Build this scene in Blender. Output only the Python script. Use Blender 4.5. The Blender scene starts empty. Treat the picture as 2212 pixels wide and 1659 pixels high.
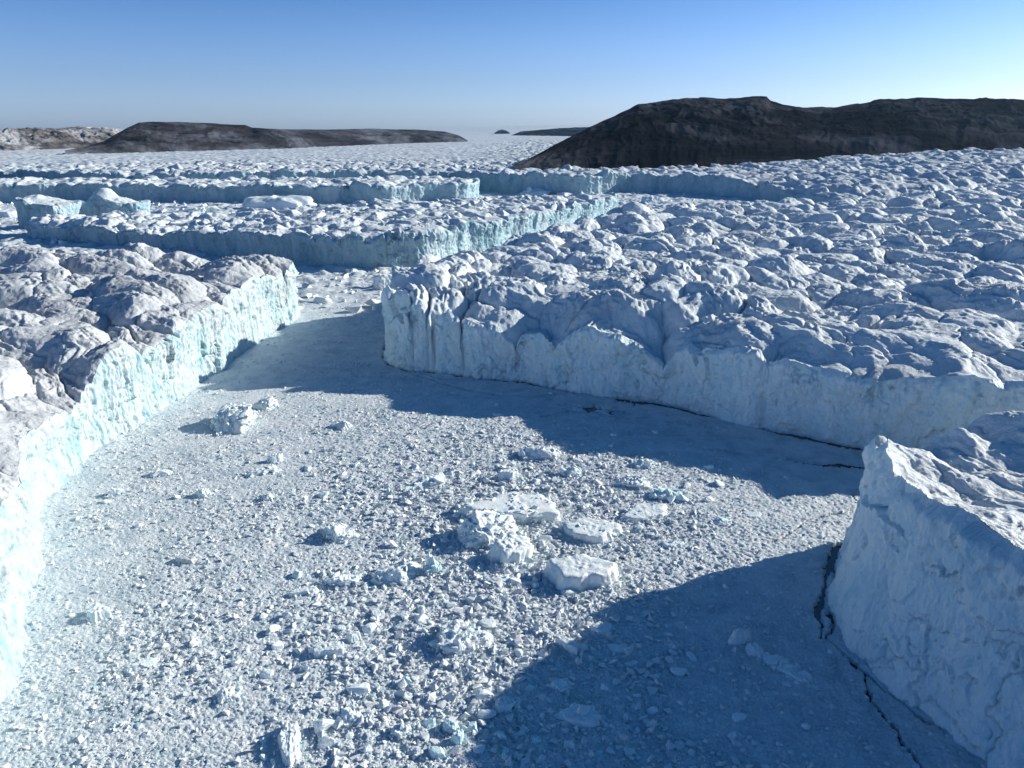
import bpy, math
import numpy as np

# ------------------------------------------------------------------ basics
sc = bpy.context.scene
COL = sc.collection
H = 150.0                                    # flying height over the water
FPX, PCX, PCY = 1652.0, 1106.0, 829.5        # survey camera (2212 x 1659)
PITCH = math.atan((PCY - 285.0) / FPX)
CP, SP = math.cos(PITCH), math.sin(PITCH)
SUN_AZ, SUN_EL = math.radians(21.5), math.radians(22.0)   # azimuth from +X towards +Y

def ray(u, v):
    x = (u - PCX) / FPX
    y = (PCY - v) / FPX
    return (x, CP + y * SP, -SP + y * CP)

def at(u, v, z=0.0):
    d = ray(u, v)
    t = (z - H) / d[2]
    return (d[0] * t, d[1] * t)

# ------------------------------------------------------------------ noise
_G = np.random.default_rng(11)
_ga = _G.random(256) * 2 * np.pi
_GX, _GY = np.cos(_ga).astype(np.float32), np.sin(_ga).astype(np.float32)

def hint(ix, iy, s):
    h = (ix * 374761393 + iy * 668265263 + s * 1442695041) & 0xffffffff
    h = ((h ^ (h >> 13)) * 1274126177) & 0xffffffff
    return (h ^ (h >> 16))

def hrand(ix, iy, s):
    return (hint(ix, iy, s) & 0xffffff).astype(np.float32) * np.float32(1 / 16777216.0)

def perlin(x, y, s=0):
    fx, fy = np.floor(x), np.floor(y)
    ix, iy = fx.astype(np.int64), fy.astype(np.int64)
    dx, dy = (x - fx), (y - fy)
    w = dx * dx * dx * (dx * (dx * 6 - 15) + 10)
    q = dy * dy * dy * (dy * (dy * 6 - 15) + 10)
    def g(a, b, ex, ey):
        k = hint(ix + a, iy + b, s) & 255
        return _GX[k] * ex + _GY[k] * ey
    n00, n10 = g(0, 0, dx, dy), g(1, 0, dx - 1, dy)
    n01, n11 = g(0, 1, dx, dy - 1), g(1, 1, dx - 1, dy - 1)
    a = n00 + w * (n10 - n00)
    b = n01 + w * (n11 - n01)
    return (a + q * (b - a)) * 1.5

def fbm(x, y, s=0, o=4, gain=.5):
    t, a = 0, 1.0
    for k in range(o):
        t = t + a * perlin(x, y, s + k * 17)
        x, y, a = x * 2.03 + 3.1, y * 2.03 - 1.7, a * gain
    return t

def ridged(x, y, s=0, o=3, gain=.5):
    t, a = 0, 1.0
    for k in range(o):
        n = 1 - np.abs(perlin(x, y, s + k * 13))
        t = t + a * n * n
        x, y, a = x * 2.1 + 5.3, y * 2.1 + 1.1, a * gain
    return t

def mounds(x, y, s, amp=.6, tilt=.5, curv=1.0, jit=.9):
    """upper envelope of randomly set, tilted paraboloids: rounded blocks meeting in creases"""
    ix, iy = np.floor(x).astype(np.int64), np.floor(y).astype(np.int64)
    best = np.full(x.shape, -9.0, np.float32)
    sec = best.copy()
    for a in (-1, 0, 1):
        for b in (-1, 0, 1):
            cx, cy = ix + a, iy + b
            d = x - (cx + .5 + (hrand(cx, cy, s) - .5) * jit)
            e = y - (cy + .5 + (hrand(cx, cy, s + 1) - .5) * jit)
            v = amp * hrand(cx, cy, s + 2) - curv * (d * d + e * e) \
                + tilt * ((hrand(cx, cy, s + 3) - .5) * d + (hrand(cx, cy, s + 4) - .5) * e)
            v = v.astype(np.float32)
            sec = np.maximum(sec, np.minimum(best, v))
            best = np.maximum(best, v)
    return best, best - sec

def sstep(a, b, x):
    t = np.clip((x - a) / (b - a), 0, 1)
    return t * t * (3 - 2 * t)

def chaikin(p, n=1):
    p = np.array(p, float)
    for _ in range(n):
        q = np.roll(p, -1, 0)
        p = np.stack([p * .75 + q * .25, p * .25 + q * .75], 1).reshape(-1, 2)
    return p

def poly_sd(x, y, poly):
    """signed distance (inside positive) and unit vector towards the outline"""
    n = len(poly)
    best = np.full(x.shape, 1e18)
    nx, ny = np.zeros(x.shape), np.zeros(x.shape)
    ins = np.zeros(x.shape, bool)
    for i in range(n):
        ax, ay = poly[i]
        bx, by = poly[(i + 1) % n]
        ex, ey = bx - ax, by - ay
        t = np.clip(((x - ax) * ex + (y - ay) * ey) / (ex * ex + ey * ey + 1e-9), 0, 1)
        px, py = ax + t * ex - x, ay + t * ey - y
        d = px * px + py * py
        m = d < best
        best = np.where(m, d, best)
        nx, ny = np.where(m, px, nx), np.where(m, py, ny)
        if ay != by:
            c = ((ay > y) != (by > y)) & (x < ex * (y - ay) / (by - ay) + ax)
            ins ^= c
    d = np.sqrt(best) + 1e-6
    nx, ny = nx / d, ny / d
    return np.where(ins, d, -d), nx, ny

def line_d(x, y, pts):
    best = np.full(x.shape, 1e18)
    for (ax, ay), (bx, by) in zip(pts[:-1], pts[1:]):
        ex, ey = bx - ax, by - ay
        t = np.clip(((x - ax) * ex + (y - ay) * ey) / (ex * ex + ey * ey + 1e-9), 0, 1)
        best = np.minimum(best, (ax + t * ex - x) ** 2 + (ay + t * ey - y) ** 2)
    return np.sqrt(best)

# ------------------------------------------------------------------ mesh output
def mesh_obj(name, co, faces, material, parent=None, smooth=True, origin=(0, 0, 0)):
    """faces: (n,3) or (n,4) index array, or a list of such arrays"""
    if not isinstance(faces, (list, tuple)):
        faces = [faces]
    me = bpy.data.meshes.new(name)
    co = np.asarray(co, np.float32) - np.array(origin, np.float32)
    me.vertices.add(len(co))
    me.vertices.foreach_set('co', co.ravel())
    idx = np.concatenate([f.ravel() for f in faces]).astype(np.int32)
    st, o = [], 0
    for f in faces:
        k = f.shape[1]
        st.append(o + np.arange(len(f)) * k)
        o += f.size
    st = np.concatenate(st).astype(np.int32)
    me.loops.add(len(idx))
    me.loops.foreach_set('vertex_index', idx)
    me.polygons.add(len(st))
    me.polygons.foreach_set('loop_start', st)
    me.polygons.foreach_set('use_smooth', np.full(len(st), smooth))
    me.update(calc_edges=True)
    me.materials.append(material)
    ob = bpy.data.objects.new(name, me)
    COL.objects.link(ob)
    if parent:
        ob.parent = parent
    else:
        ob.location = origin
    return ob

def tag(o, label=None, cat=None, group=None, kind=None):
    if label: o['label'] = label
    if cat: o['category'] = cat
    if group: o['group'] = group
    if kind: o['kind'] = kind
    return o

def empty(name, loc):
    o = bpy.data.objects.new(name, None)
    o.empty_display_size = 5
    COL.objects.link(o)
    o.location = loc
    return o

# ------------------------------------------------------------------ materials
def new_mat(name):
    m = bpy.data.materials.new(name)
    m.use_nodes = True
    nt = m.node_tree
    b = nt.nodes['Principled BSDF']
    return m, nt, b

def N(nt, kind, **kw):
    n = nt.nodes.new(kind)
    for k, v in kw.items():
        setattr(n, k, v)
    return n

def coords(nt, scale):
    t = N(nt, 'ShaderNodeTexCoord')
    mp = N(nt, 'ShaderNodeMapping')
    mp.inputs['Scale'].default_value = scale
    nt.links.new(t.outputs['Object'], mp.inputs['Vector'])
    return mp.outputs['Vector']

def noise_fac(nt, vec, scale, detail=6, rough=.6, dist=0.0):
    n = N(nt, 'ShaderNodeTexNoise')
    n.inputs['Scale'].default_value = scale
    n.inputs['Detail'].default_value = detail
    n.inputs['Roughness'].default_value = rough
    n.inputs['Distortion'].default_value = dist
    nt.links.new(vec, n.inputs['Vector'])
    return n.outputs['Fac']

def ramp(nt, fac, stops):
    r = N(nt, 'ShaderNodeValToRGB')
    e = r.color_ramp.elements
    while len(e) < len(stops):
        e.new(.5)
    for i, (p, c) in enumerate(stops):
        e[i].position = p
        e[i].color = (*c, 1)
    nt.links.new(fac, r.inputs['Fac'])
    return r.outputs['Color']

def mix(nt, fac, a, b, mode='MIX'):
    m = N(nt, 'ShaderNodeMix', data_type='RGBA', blend_type=mode)
    if isinstance(fac, float): m.inputs[0].default_value = fac
    else: nt.links.new(fac, m.inputs[0])
    for s, i in ((a, 6), (b, 7)):
        if isinstance(s, tuple): m.inputs[i].default_value = (*s, 1)
        else: nt.links.new(s, m.inputs[i])
    return m.outputs[2]

def bump(nt, b, fac, dist, strength=1.0):
    n = N(nt, 'ShaderNodeBump')
    n.inputs['Distance'].default_value = dist
    n.inputs['Strength'].default_value = strength
    nt.links.new(fac, n.inputs['Height'])
    nt.links.new(n.outputs['Normal'], b.inputs['Normal'])

def ice_mat(name, stops, s1, stretch=(1, 1, 1), dirt=None, dirt_scale=.02, bump_scale=.9, bump_dist=.35, rough=.65,
            dirt_at=(.5, .68)):
    m, nt, b = new_mat(name)
    v = coords(nt, stretch)
    c = ramp(nt, noise_fac(nt, v, s1, 7, .62, .6), stops)
    if dirt:
        v2 = coords(nt, (1, 1, 1))
        f = ramp(nt, noise_fac(nt, v2, dirt_scale, 8, .65, .4), [(dirt_at[0], (0, 0, 0)), (dirt_at[1], (1, 1, 1))])
        c = mix(nt, f, c, dirt)
    nt.links.new(c, b.inputs['Base Color'])
    b.inputs['Roughness'].default_value = rough
    b.inputs['Specular IOR Level'].default_value = .25
    v3 = coords(nt, stretch)
    bump(nt, b, noise_fac(nt, v3, bump_scale, 6, .65), bump_dist)
    return m

M_TOP = ice_mat('snowy_ice', [(.3, (.49, .57, .62)), (.5, (.60, .67, .71)), (.7, (.69, .745, .775))], .06,
                dirt=(.54, .58, .61), dirt_scale=.025, bump_scale=.5, bump_dist=.9)
M_TOP_DIRTY = ice_mat('dusty_ice', [(.3, (.40, .44, .48)), (.5, (.49, .53, .565)), (.7, (.58, .61, .635))], .07,
                      dirt=(.38, .40, .43), dirt_scale=.03, bump_scale=.5, bump_dist=.9)
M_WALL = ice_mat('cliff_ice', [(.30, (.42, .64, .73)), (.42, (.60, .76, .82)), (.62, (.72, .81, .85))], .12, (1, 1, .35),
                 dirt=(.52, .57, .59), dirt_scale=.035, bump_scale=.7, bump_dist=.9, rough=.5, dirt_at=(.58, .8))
M_WALL_LIT = ice_mat('sunlit_cliff_ice', [(.32, (.30, .52, .60)), (.44, (.44, .585, .625)), (.60, (.50, .585, .615))], .10, (1, 1, .4),
                     bump_scale=.7, bump_dist=.9, rough=.5)  # sunlit copy of the cliff ice, colour lowered to offset the strong sun
M_WALL_FAR_SHADED = ice_mat('shaded_far_cliff_ice', [(.30, (.18, .33, .41)), (.45, (.28, .43, .50)), (.62, (.38, .50, .56))], .05, (1, 1, .4),
                     bump_scale=.3, bump_dist=1.2, rough=.5)  # shaded copy of the cliff ice: far walls' shade is darkened into the colour
M_GLACIER = ice_mat('glacier_ice', [(.3, (.38, .46, .53)), (.5, (.50, .57, .62)), (.7, (.60, .66, .70))], .01,
                    dirt=(.58, .60, .63), dirt_scale=.004, bump_scale=.2, bump_dist=1.5)
M_BRASH = ice_mat('brash_slush', [(.34, (.39, .485, .545)), (.5, (.55, .625, .67)), (.66, (.68, .73, .755))], .09,
                  dirt=(.60, .64, .67), dirt_scale=.12, bump_scale=1.7, bump_dist=.25)
M_CHUNK = ice_mat('brash_chunks', [(.32, (.51, .63, .68)), (.5, (.65, .70, .725)), (.7, (.74, .765, .775))], .35,
                  dirt=(.64, .64, .66), dirt_scale=.2, bump_scale=2.5, bump_dist=.12)
M_BLOCK = ice_mat('block_ice', [(.30, (.54, .72, .78)), (.45, (.70, .79, .82)), (.65, (.78, .81, .82))], .15,
                  bump_scale=1.2, bump_dist=.3)
M_BLOCK_BLUE = ice_mat('blue_block_ice', [(.30, (.42, .70, .76)), (.5, (.60, .78, .82)), (.7, (.74, .83, .85))], .3,
                       bump_scale=1.2, bump_dist=.3, rough=.4)
M_BLOCK_DIRTY = ice_mat('dirty_block_ice', [(.3, (.40, .45, .49)), (.5, (.50, .55, .58)), (.7, (.60, .64, .66))], .3,
                        bump_scale=1.2, bump_dist=.3)

def sea_mat():
    m, nt, b = new_mat('sea_water')
    b.inputs['Base Color'].default_value = (.006, .018, .035, 1)
    b.inputs['Roughness'].default_value = .18
    v = coords(nt, (1, 1, 1))
    bump(nt, b, noise_fac(nt, v, .6, 4, .5), .06)
    return m

def rock_mat(name, dark, mid, pale, pale_at, scale, strata):
    m, nt, b = new_mat(name)
    v = coords(nt, (1, 1, 1))
    vs = coords(nt, (.25, .25, 3.5))
    base = ramp(nt, noise_fac(nt, v, scale, 9, .66, .8), [(.32, dark), (.62, mid)])
    band = ramp(nt, noise_fac(nt, vs, strata, 6, .6, .3), [(.42, (.45, .45, .47)), (.58, (1.35, 1.28, 1.22))])
    c = mix(nt, .8, base, band, 'MULTIPLY')
    pm = ramp(nt, noise_fac(nt, coords(nt, (.5, .5, 1.8)), scale * .8, 10, .72, 1.2), [(pale_at[0], (0, 0, 0)), (pale_at[1], (1, 1, 1))])
    c = mix(nt, pm, c, pale)
    nt.links.new(c, b.inputs['Base Color'])
    b.inputs['Roughness'].default_value = .9
    b.inputs['Specular IOR Level'].default_value = .0
    bump(nt, b, noise_fac(nt, coords(nt, (1, 1, 1)), scale * 6, 8, .7), 1.5)
    return m

M_SEA = sea_mat()
M_ROCK = rock_mat('dark_rock', (.004, .006, .011), (.012, .012, .015), (.075, .08, .095), (.44, .66), .0035, .014)
M_ROCK_L = rock_mat('banded_rock', (.018, .020, .026), (.040, .039, .043), (.125, .138, .165), (.44, .60), .004, .016)
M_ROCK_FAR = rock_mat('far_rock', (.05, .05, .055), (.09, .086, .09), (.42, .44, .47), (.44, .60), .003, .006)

def ur(u, r):
    return ((u - PCX) / FPX / 1.025 * r, r)

# ------------------------------------------------------------------ outlines (world metres)
A_POLY = [at(-160, 1800), at(-60, 1640), at(0, 1530), at(45, 1440), at(55, 1350), at(70, 1240), at(103, 1150), at(97, 1080),
          at(200, 975), at(320, 905), at(440, 825), at(520, 765), at(590, 715), at(648, 690),
          (-186, 645), (-215, 658), (-280, 655), (-340, 662), (-456, 678), (-640, 700), (-700, 560), (-600, 350), (-420, 120), (-220, 60)]
B_FRONT = [at(838, 783), at(870, 795), at(1000, 814), at(1150, 828), at(1250, 850), at(1400, 870), at(1500, 890), at(1600, 915),
           at(1700, 940), at(1800, 957), (190, 350), (217, 324)]
B_POLY = [(-90, 590), (-88, 540)] + B_FRONT + [(300, 360), (420, 430), (700, 560), (1250, 900), (1350, 1700), (950, 1520),
          (640, 1290), (403, 1165), (250, 1110), (129, 1030), (60, 920), (20, 850), (-20, 760), (-50, 690), (-75, 630)]
C_POLY = [(-113, 878), at(770, 586), at(635, 577), (-400, 985), (-560, 1060), (-640, 1092), (-715, 1130), (-735, 1200), (-560, 1240), (-330, 1255), (-82, 1320),
          (60, 1420), (165, 1480), (190, 1400), (160, 1325), (75, 1180), (-5, 1040), (-75, 930)]
D_POLY = [at(1012, 434), at(900, 437), at(830, 443), at(700, 442), at(560, 440), at(300, 439), at(100, 438), (-1250, 1690), (-1800, 1600), (-2000, 1900),
          (-1250, 1960), (-980, 1930), (-700, 1960), (-400, 2010), (-150, 2020), (-60, 1960)]
E_POLY = [at(28, 492), at(70, 497), at(140, 497), at(196, 486), (-640, 1300), (-620, 1370), (-700, 1420), (-840, 1400), (-880, 1310)]
K_POLY = [(115, 215), (111, 206), (113, 194), (118, 172), (125, 156), (141, 128), (162, 100), (220, 55), (380, 40), (460, 300), (420, 366), (300, 320), (220, 290), (176, 273), (152, 264),
          (141, 261), (132, 257), (127, 247), (123, 234)]
K_BASE = [(150, 287), (136, 270), (125, 256), (114, 234), (104, 213), (98, 200), (102, 185), (107, 171), (122, 150), (140, 118)]
J_POLY = [(-5000, 2500), (-2300, 2080), (-1300, 2080), (-1000, 2040), (-700, 2060), (-420, 2110), (-150, 2120), ur(1080, 1990), ur(1180, 1950), ur(1265, 1930), ur(1330, 1990), ur(1420, 2000), ur(1500, 1960), ur(1580, 1880), ur(1660, 1760), ur(1700, 1690), ur(1760, 1590), ur(1900, 1500), (720, 1560), (960, 1640), (1350, 1760),
          (2600, 1900), (9000, 3000), (14000, 14000), (5000, 19500), (-5000, 19500), (-16000, 12000)]
A_POLY, B_POLY, C_POLY, D_POLY, E_POLY, K_POLY = [chaikin(p, 1) for p in (A_POLY, B_POLY, C_POLY, D_POLY, E_POLY, K_POLY)]

# ------------------------------------------------------------------ ice relief
def relief(x, y, ang, L, amp, seed, aniso=1.5, crev=1.0, fine=1.0, scoop=1.0):
    c, s = math.cos(ang), math.sin(ang)
    wx = fbm(x / (L * 2.0), y / (L * 2.0), seed + 5, 4, .45) * L * .55
    wy = fbm(x / (L * 2.0), y / (L * 2.0), seed + 6, 4, .45) * L * .55
    u = ((x + wx) * c + (y + wy) * s) / (L * aniso)
    v = (-(x + wx) * s + (y + wy) * c) / L
    m1, g1 = mounds(u, v, seed + 10, .85, 1.25, 1.0)
    u2, v2 = u * aniso * 2.1 / 1.3 + m1 * .35, v * 2.1 + m1 * .2
    m2, g2 = mounds(u2, v2, seed + 30, .6, 1.9, .8)
    m3, g3 = mounds(u2 * 2.4 + 7 + m2 * .2, v2 * 2.4, seed + 50, .5, 1.6, .7)
    sw = fbm(x / (L * 4), y / (L * 4), seed + 70, 3)
    h = m1 * 1.0 - m2 * (.46 * scoop - .42 * (1 - scoop)) + .16 * scoop - .1 * (1 - scoop) - m3 * .11 * fine + sw * .40
    # melt flutes running off the crests
    fl = ridged(u * aniso * 1.6 + .5 * m1, v * 5.5 + 1.5 * m2, seed + 80, 3) - 1.0
    h = h + .12 * fl * sstep(-.6, .5, perlin(x / (L * 1.3), y / (L * 1.3), seed + 81) + .2)
    h = h + .03 * fine * fbm(x / (L * .12), y / (L * .12), seed + 85, 3)
    msk = sstep(.0, .4, perlin(x / (L * 2.5), y / (L * 2.5), seed + 90))
    h = h - crev * (msk * 1.0 + .12) * np.exp(-g1 / .03) 
    h = h * (1 + .55 * np.clip(perlin(x / (L * 3.1), y / (L * 3.1), seed + 95), -.9, 1.2))
    return h * amp

def extract_loops(faces):
    e = np.concatenate([faces[:, [0, 1]], faces[:, [1, 2]], faces[:, [2, 3]], faces[:, [3, 0]]])
    key = np.sort(e, 1)
    key = key[:, 0].astype(np.int64) * (2 ** 31) + key[:, 1]
    _, inv, cnt = np.unique(key, return_inverse=True, return_counts=True)
    be = e[cnt[inv] == 1]
    nxt = {}
    for a, b in be.tolist():
        nxt.setdefault(a, []).append(b)
    loops = []
    while nxt:
        s = next(iter(nxt))
        lp, c = [s], s
        while True:
            l = nxt.get(c)
            if not l: break
            n = l.pop()
            if not l: del nxt[c]
            if n == s: break
            lp.append(n)
            c = n
        if len(lp) > 12: loops.append(np.array(lp))
    return loops

def circ_smooth(a, k):
    n = len(a)
    if n < 2 * k + 3: k = max(1, (n - 3) // 2)
    out = np.zeros_like(a)
    for i in range(-k, k + 1):
        out += np.roll(a, i, 0)
    return out / (2 * k + 1)

def ice_body(name, parts, poly, zfun, az, rr, dth, dr, rows, batter, wob, wall_amp, mats, seed,
             label, cat='iceberg', group=None, structure=False, wall_scale=1.0, flute=.5):
    th = np.arange(math.radians(az[0]), math.radians(az[1]), dth)
    nr = int(math.log(rr[1] / rr[0]) / (dth * dr)) + 1
    r = rr[0] * np.exp(np.arange(nr) * dth * dr)
    R, T = np.meshgrid(r, th, indexing='ij')
    x, y = R * np.sin(T), R * np.cos(T)
    d0, nx, ny = poly_sd(x, y, poly)
    d = d0 + wob * (fbm(x / (wob * 9), y / (wob * 9), seed + 3, 3) - .1) + wob * .3 * np.abs(perlin(x / (wob * 2.2), y / (wob * 2.2), seed + 4))
    ins = d > 0
    sea_ = ~ins & (d0 < -1.5 * wob)                 # close pockets that do not reach the open side
    for _ in range(90):
        g = sea_.copy()
        g[1:] |= sea_[:-1]; g[:-1] |= sea_[1:]; g[:, 1:] |= sea_[:, :-1]; g[:, :-1] |= sea_[:, 1:]
        g &= ~ins
        if (g == sea_).all(): break
        sea_ = g
    d = np.where(~ins & ~sea_, .05, d)
    ins = ~sea_
    cell = ins[:-1, :-1] & ins[1:, :-1] & ins[1:, 1:] & ins[:-1, 1:]
    idx = np.arange(x.size).reshape(x.shape)
    f = np.stack([idx[:-1, :-1], idx[:-1, 1:], idx[1:, 1:], idx[1:, :-1]], -1)[cell]
    used, inv = np.unique(f, return_inverse=True)
    f = inv.reshape(f.shape)
    x, y, d, nx, ny = [q.ravel()[used].copy() for q in (x, y, d, nx, ny)]
    # winding check: want upward normals
    a = f[0]
    cr = (x[a[1]] - x[a[0]]) * (y[a[2]] - y[a[1]]) - (y[a[1]] - y[a[0]]) * (x[a[2]] - x[a[1]])
    if cr < 0: f = f[:, ::-1]
    loops = extract_loops(f)
    for lp in loops:
        mv = np.clip(d[lp], 0, 3 * dth * np.hypot(x[lp], y[lp]))
        x[lp] += nx[lp] * mv
        y[lp] += ny[lp] * mv
        xy = np.stack([x[lp], y[lp]], 1)
        xy = circ_smooth(xy, 1)
        x[lp], y[lp] = xy[:, 0], xy[:, 1]
    z = zfun(x, y, np.maximum(d, 0))
    z = np.maximum(z, 2.0)
    pts = np.stack([x, y, z], 1)
    org = (float(np.mean(poly[:, 0])), float(np.mean(poly[:, 1])), 0.0)
    if structure:
        root = mesh_obj(name, pts, f, mats[0], None, True, org)
        tag(root, kind='structure')
    else:
        root = empty(name, org)
        tag(root, label, cat, group)
        mesh_obj(parts[0], pts, f, mats[0], root, True, org)
    # cliff
    VV, FF, base = [], [], 0
    for lp in loops:
        n = len(lp)
        top = pts[lp]
        k = circ_smooth(top[:, :2], 4)
        tan = np.roll(k, -2, 0) - np.roll(k, 2, 0)
        tl = np.hypot(tan[:, 0], tan[:, 1]) + 1e-6
        nrm = np.stack([tan[:, 1] / tl, -tan[:, 0] / tl], 1)      # loop runs counter-clockwise: outward
        nrm = circ_smooth(nrm, 14 if callable(batter) else 6)
        seg = np.hypot(*(np.roll(top[:, :2], -1, 0) - top[:, :2]).T)
        s = np.cumsum(seg)
        fr = (np.arange(rows + 1) / rows)
        Z = top[None, :, 2] * (1 - fr[:, None]) + (-2.0) * fr[:, None]
        S = np.broadcast_to(s[None, :], Z.shape)
        q = wall_scale
        wv = fbm(S / (16 * q), Z / (16 * q), seed + 101, 4) * .7
        wu = fbm(S / (12 * q), Z / (14 * q), seed + 102, 4) * .5
        f1, g1 = mounds(S / (17 * q) + wu, Z / (19 * q) + wv, seed + 110, .8, 2.2, .4)
        f2, g2 = mounds(S / (6.5 * q) + wv * 1.5, Z / (8 * q) + wu, seed + 120, .7, 2.2, .4)
        f3, g3 = mounds(S / (2.4 * q) + wu, Z / (3.2 * q) + wv, seed + 130, .6, 2.0, .4)
        gr = ridged(S / (8 * q) + wu * .6, Z / (60 * q), seed + 140, 3)
        upper = sstep(.45, .95, Z / np.maximum(top[None, :, 2], 5))
        crk = sstep(.1, .5, perlin(S / 30, Z / 22, seed + 145))
        disp = 3.0 * f1 * (.55 + .6 * upper) + (1.0 + .5 * upper) * f2 + .42 * f3 - flute * 1.8 * gr \
            - (.5 + 1.5 * crk) * np.exp(-g1 / .022) - .5 * crk * np.exp(-g2 / .03) + .35 * fbm(S / 3, Z / 3, seed + 150, 4, .6)
        disp = (disp - float(np.mean(disp)) + .25) * wall_amp
        bl = sstep(-.015, .07, fr)[:, None]
        bt = (batter(top[:, 0], top[:, 1]) if callable(batter) else batter) * (top[None, :, 2] + 2) * fr[:, None] ** 1.2
        off = disp * bl + bt
        sm = circ_smooth(top[:, :2], max(3, int(7.0 / max(.2, float(np.median(seg))))))
        ks = (sstep(0, .45, fr) * (1 - .6 * min(flute, 1)))[:, None]
        X = top[None, :, 0] * (1 - ks) + sm[None, :, 0] * ks + nrm[None, :, 0] * off
        Y = top[None, :, 1] * (1 - ks) + sm[None, :, 1] * ks + nrm[None, :, 1] * off
        V = np.stack([X, Y, Z], -1).reshape(-1, 3)
        ii = np.arange(rows)[:, None] * n + np.arange(n)[None, :]
        jj = np.arange(rows)[:, None] * n + (np.arange(n)[None, :] + 1) % n
        F = np.stack([ii, ii + n, jj + n, jj], -1).reshape(-1, 4)
        VV.append(V); FF.append(F + base); base += len(V)
    mesh_obj(parts[1], np.concatenate(VV), np.concatenate(FF), mats[1], root, True, org)
    return root

ANG = math.radians(-66)

def zA(x, y, d):
    h = 33 + 10 * sstep(300, 600, y) + relief(x, y, math.radians(-34), 23, 12.0, 100, 2.1, scoop=.35) + 6 * sstep(0, 30, d)
    return h - 2.0 * np.exp(-d / 5)

def zB(x, y, d):
    rr = np.hypot(x, y)
    edge = 34 + 14 * sstep(-42, -80, x) + 7 * sstep(160, 205, x) + 6 * perlin(x / 26, y / 26, 399)
    inl = 47 + 3 * sstep(450, 900, rr)
    rel = relief(x, y, ANG, 29, 18.0, 300, 1.4, scoop=.35)
    fr = sstep(450, 780, rr)
    rel = rel * (1 - fr) + relief(x, y, math.radians(-60), 23, 13.5, 370, 1.35, scoop=.6) * fr
    rel = rel * (.8 + .2 * sstep(0, 40, d))
    fl = sstep(95, 175, x) * sstep(470, 390, y)
    rel = rel * (1 - .72 * fl) + relief(x, y, math.radians(-40), 24, 8.0, 340, 2.2, .2, .6) * .72 * fl
    return edge + (inl - edge) * sstep(0, 34, d) + rel - 1.5

def zC(x, y, d):
    h = 24 + 15 * sstep(-480, -200, x) + relief(x, y, math.radians(-50), 20, 8.5, 500)
    return h - 1.5 * np.exp(-d / 5)

def zD(x, y, d):
    return 38 + relief(x, y, ANG, 24, 8.5, 700, 1.5) - 2 * np.exp(-d / 5)

def zE(x, y, d):
    pk = 40 * np.exp(-(((x + 790) / 42) ** 2 + ((y - 1310) / 40) ** 2)) + 24 * np.exp(-(((x + 690) / 22) ** 2 + ((y - 1330) / 30) ** 2))
    return 36 + pk * .75 + relief(x, y, .5, 26, 5.0, 800, 1.4)

def zK(x, y, d):
    h = 46 - 10 * sstep(228, 250, y) * sstep(175, 150, x)
    h = h + relief(x, y, math.radians(-49), 11, 2.8, 900, 2.8, .15, .8) + relief(x, y, math.radians(-49), 20, 4.6, 940, 1.8, .3, .6, .5)
    h = h + 7 * np.exp(-d / 9) * sstep(262, 246, y) + 10 * np.exp(-(((x - 150) / 9) ** 2 + ((y - 238) / 8) ** 2))
    h = h + 7 * np.exp(-(((x - 131) / 5) ** 2 + ((y - 253) / 4) ** 2))
    h = h + 9 * np.exp(-(((x - 164) / 13) ** 2 + ((y - 254) / 8) ** 2))
    h = h + 17 * np.exp(-(((x - 186) / 24) ** 2 + ((y - 238) / 15) ** 2))
    h = h - 12 * np.exp(-d / 9) * sstep(250, 262, y)
    return h

def kbat(x, y):
    return .20 - .06 * sstep(222, 258, y)

def glacier_z(x, y):
    r = np.hypot(x, y)
    a = np.degrees(np.arctan2(x, y))
    z = 47 + 36 * sstep(3600, 7500, r) * sstep(-30, -2, a)
    z = z + 52 * sstep(1500, 2900, r) * sstep(8, 33, a)
    z = z + 185 * sstep(6500, 16000, r) * (.30 + .70 * sstep(-10, 3, a))
    return z

def zJ(x, y, d):
    r = np.hypot(x, y)
    a = np.degrees(np.arctan2(x, y))
    rough = 1 - .62 * sstep(2300, 3600, r) * sstep(4, -4, a) - .25 * sstep(4500, 8000, r)
    amp = 10.0 * rough * (1 - .8 * sstep(6000, 10000, r))
    h = glacier_z(x, y) - 26 * np.exp(-d / 70) * sstep(14, 19, a) + relief(x, y, ANG, 22, 1.0, 1000, 1.5, .6) * amp
    return h

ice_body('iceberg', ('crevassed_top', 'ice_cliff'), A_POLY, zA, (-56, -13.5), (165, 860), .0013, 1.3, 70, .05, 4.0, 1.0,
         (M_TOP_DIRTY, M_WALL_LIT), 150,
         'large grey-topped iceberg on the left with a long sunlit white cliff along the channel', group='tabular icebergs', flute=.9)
ice_body('iceberg', ('crevassed_top', 'ice_cliff'), B_POLY, zB, (-10, 46), (300, 1800), .0013, 1.3, 70, .06, 5.5, 1.3,
         (M_TOP, M_WALL), 350,
         'broadest iceberg, right of the channel, white mounded top, long shaded front cliff', group='tabular icebergs', flute=.12)
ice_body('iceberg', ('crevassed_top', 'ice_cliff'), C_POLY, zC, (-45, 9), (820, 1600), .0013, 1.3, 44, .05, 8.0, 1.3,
         (M_TOP, M_WALL_FAR_SHADED), 550,
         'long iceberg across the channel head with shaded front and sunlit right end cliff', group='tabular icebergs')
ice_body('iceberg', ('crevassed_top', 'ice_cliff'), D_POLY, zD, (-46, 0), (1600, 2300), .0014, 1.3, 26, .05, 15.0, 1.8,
         (M_TOP, M_WALL_FAR_SHADED), 750,
         'farthest long iceberg with a dark blue shaded cliff in front of the smooth glacier', group='tabular icebergs', wall_scale=1.6)
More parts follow.
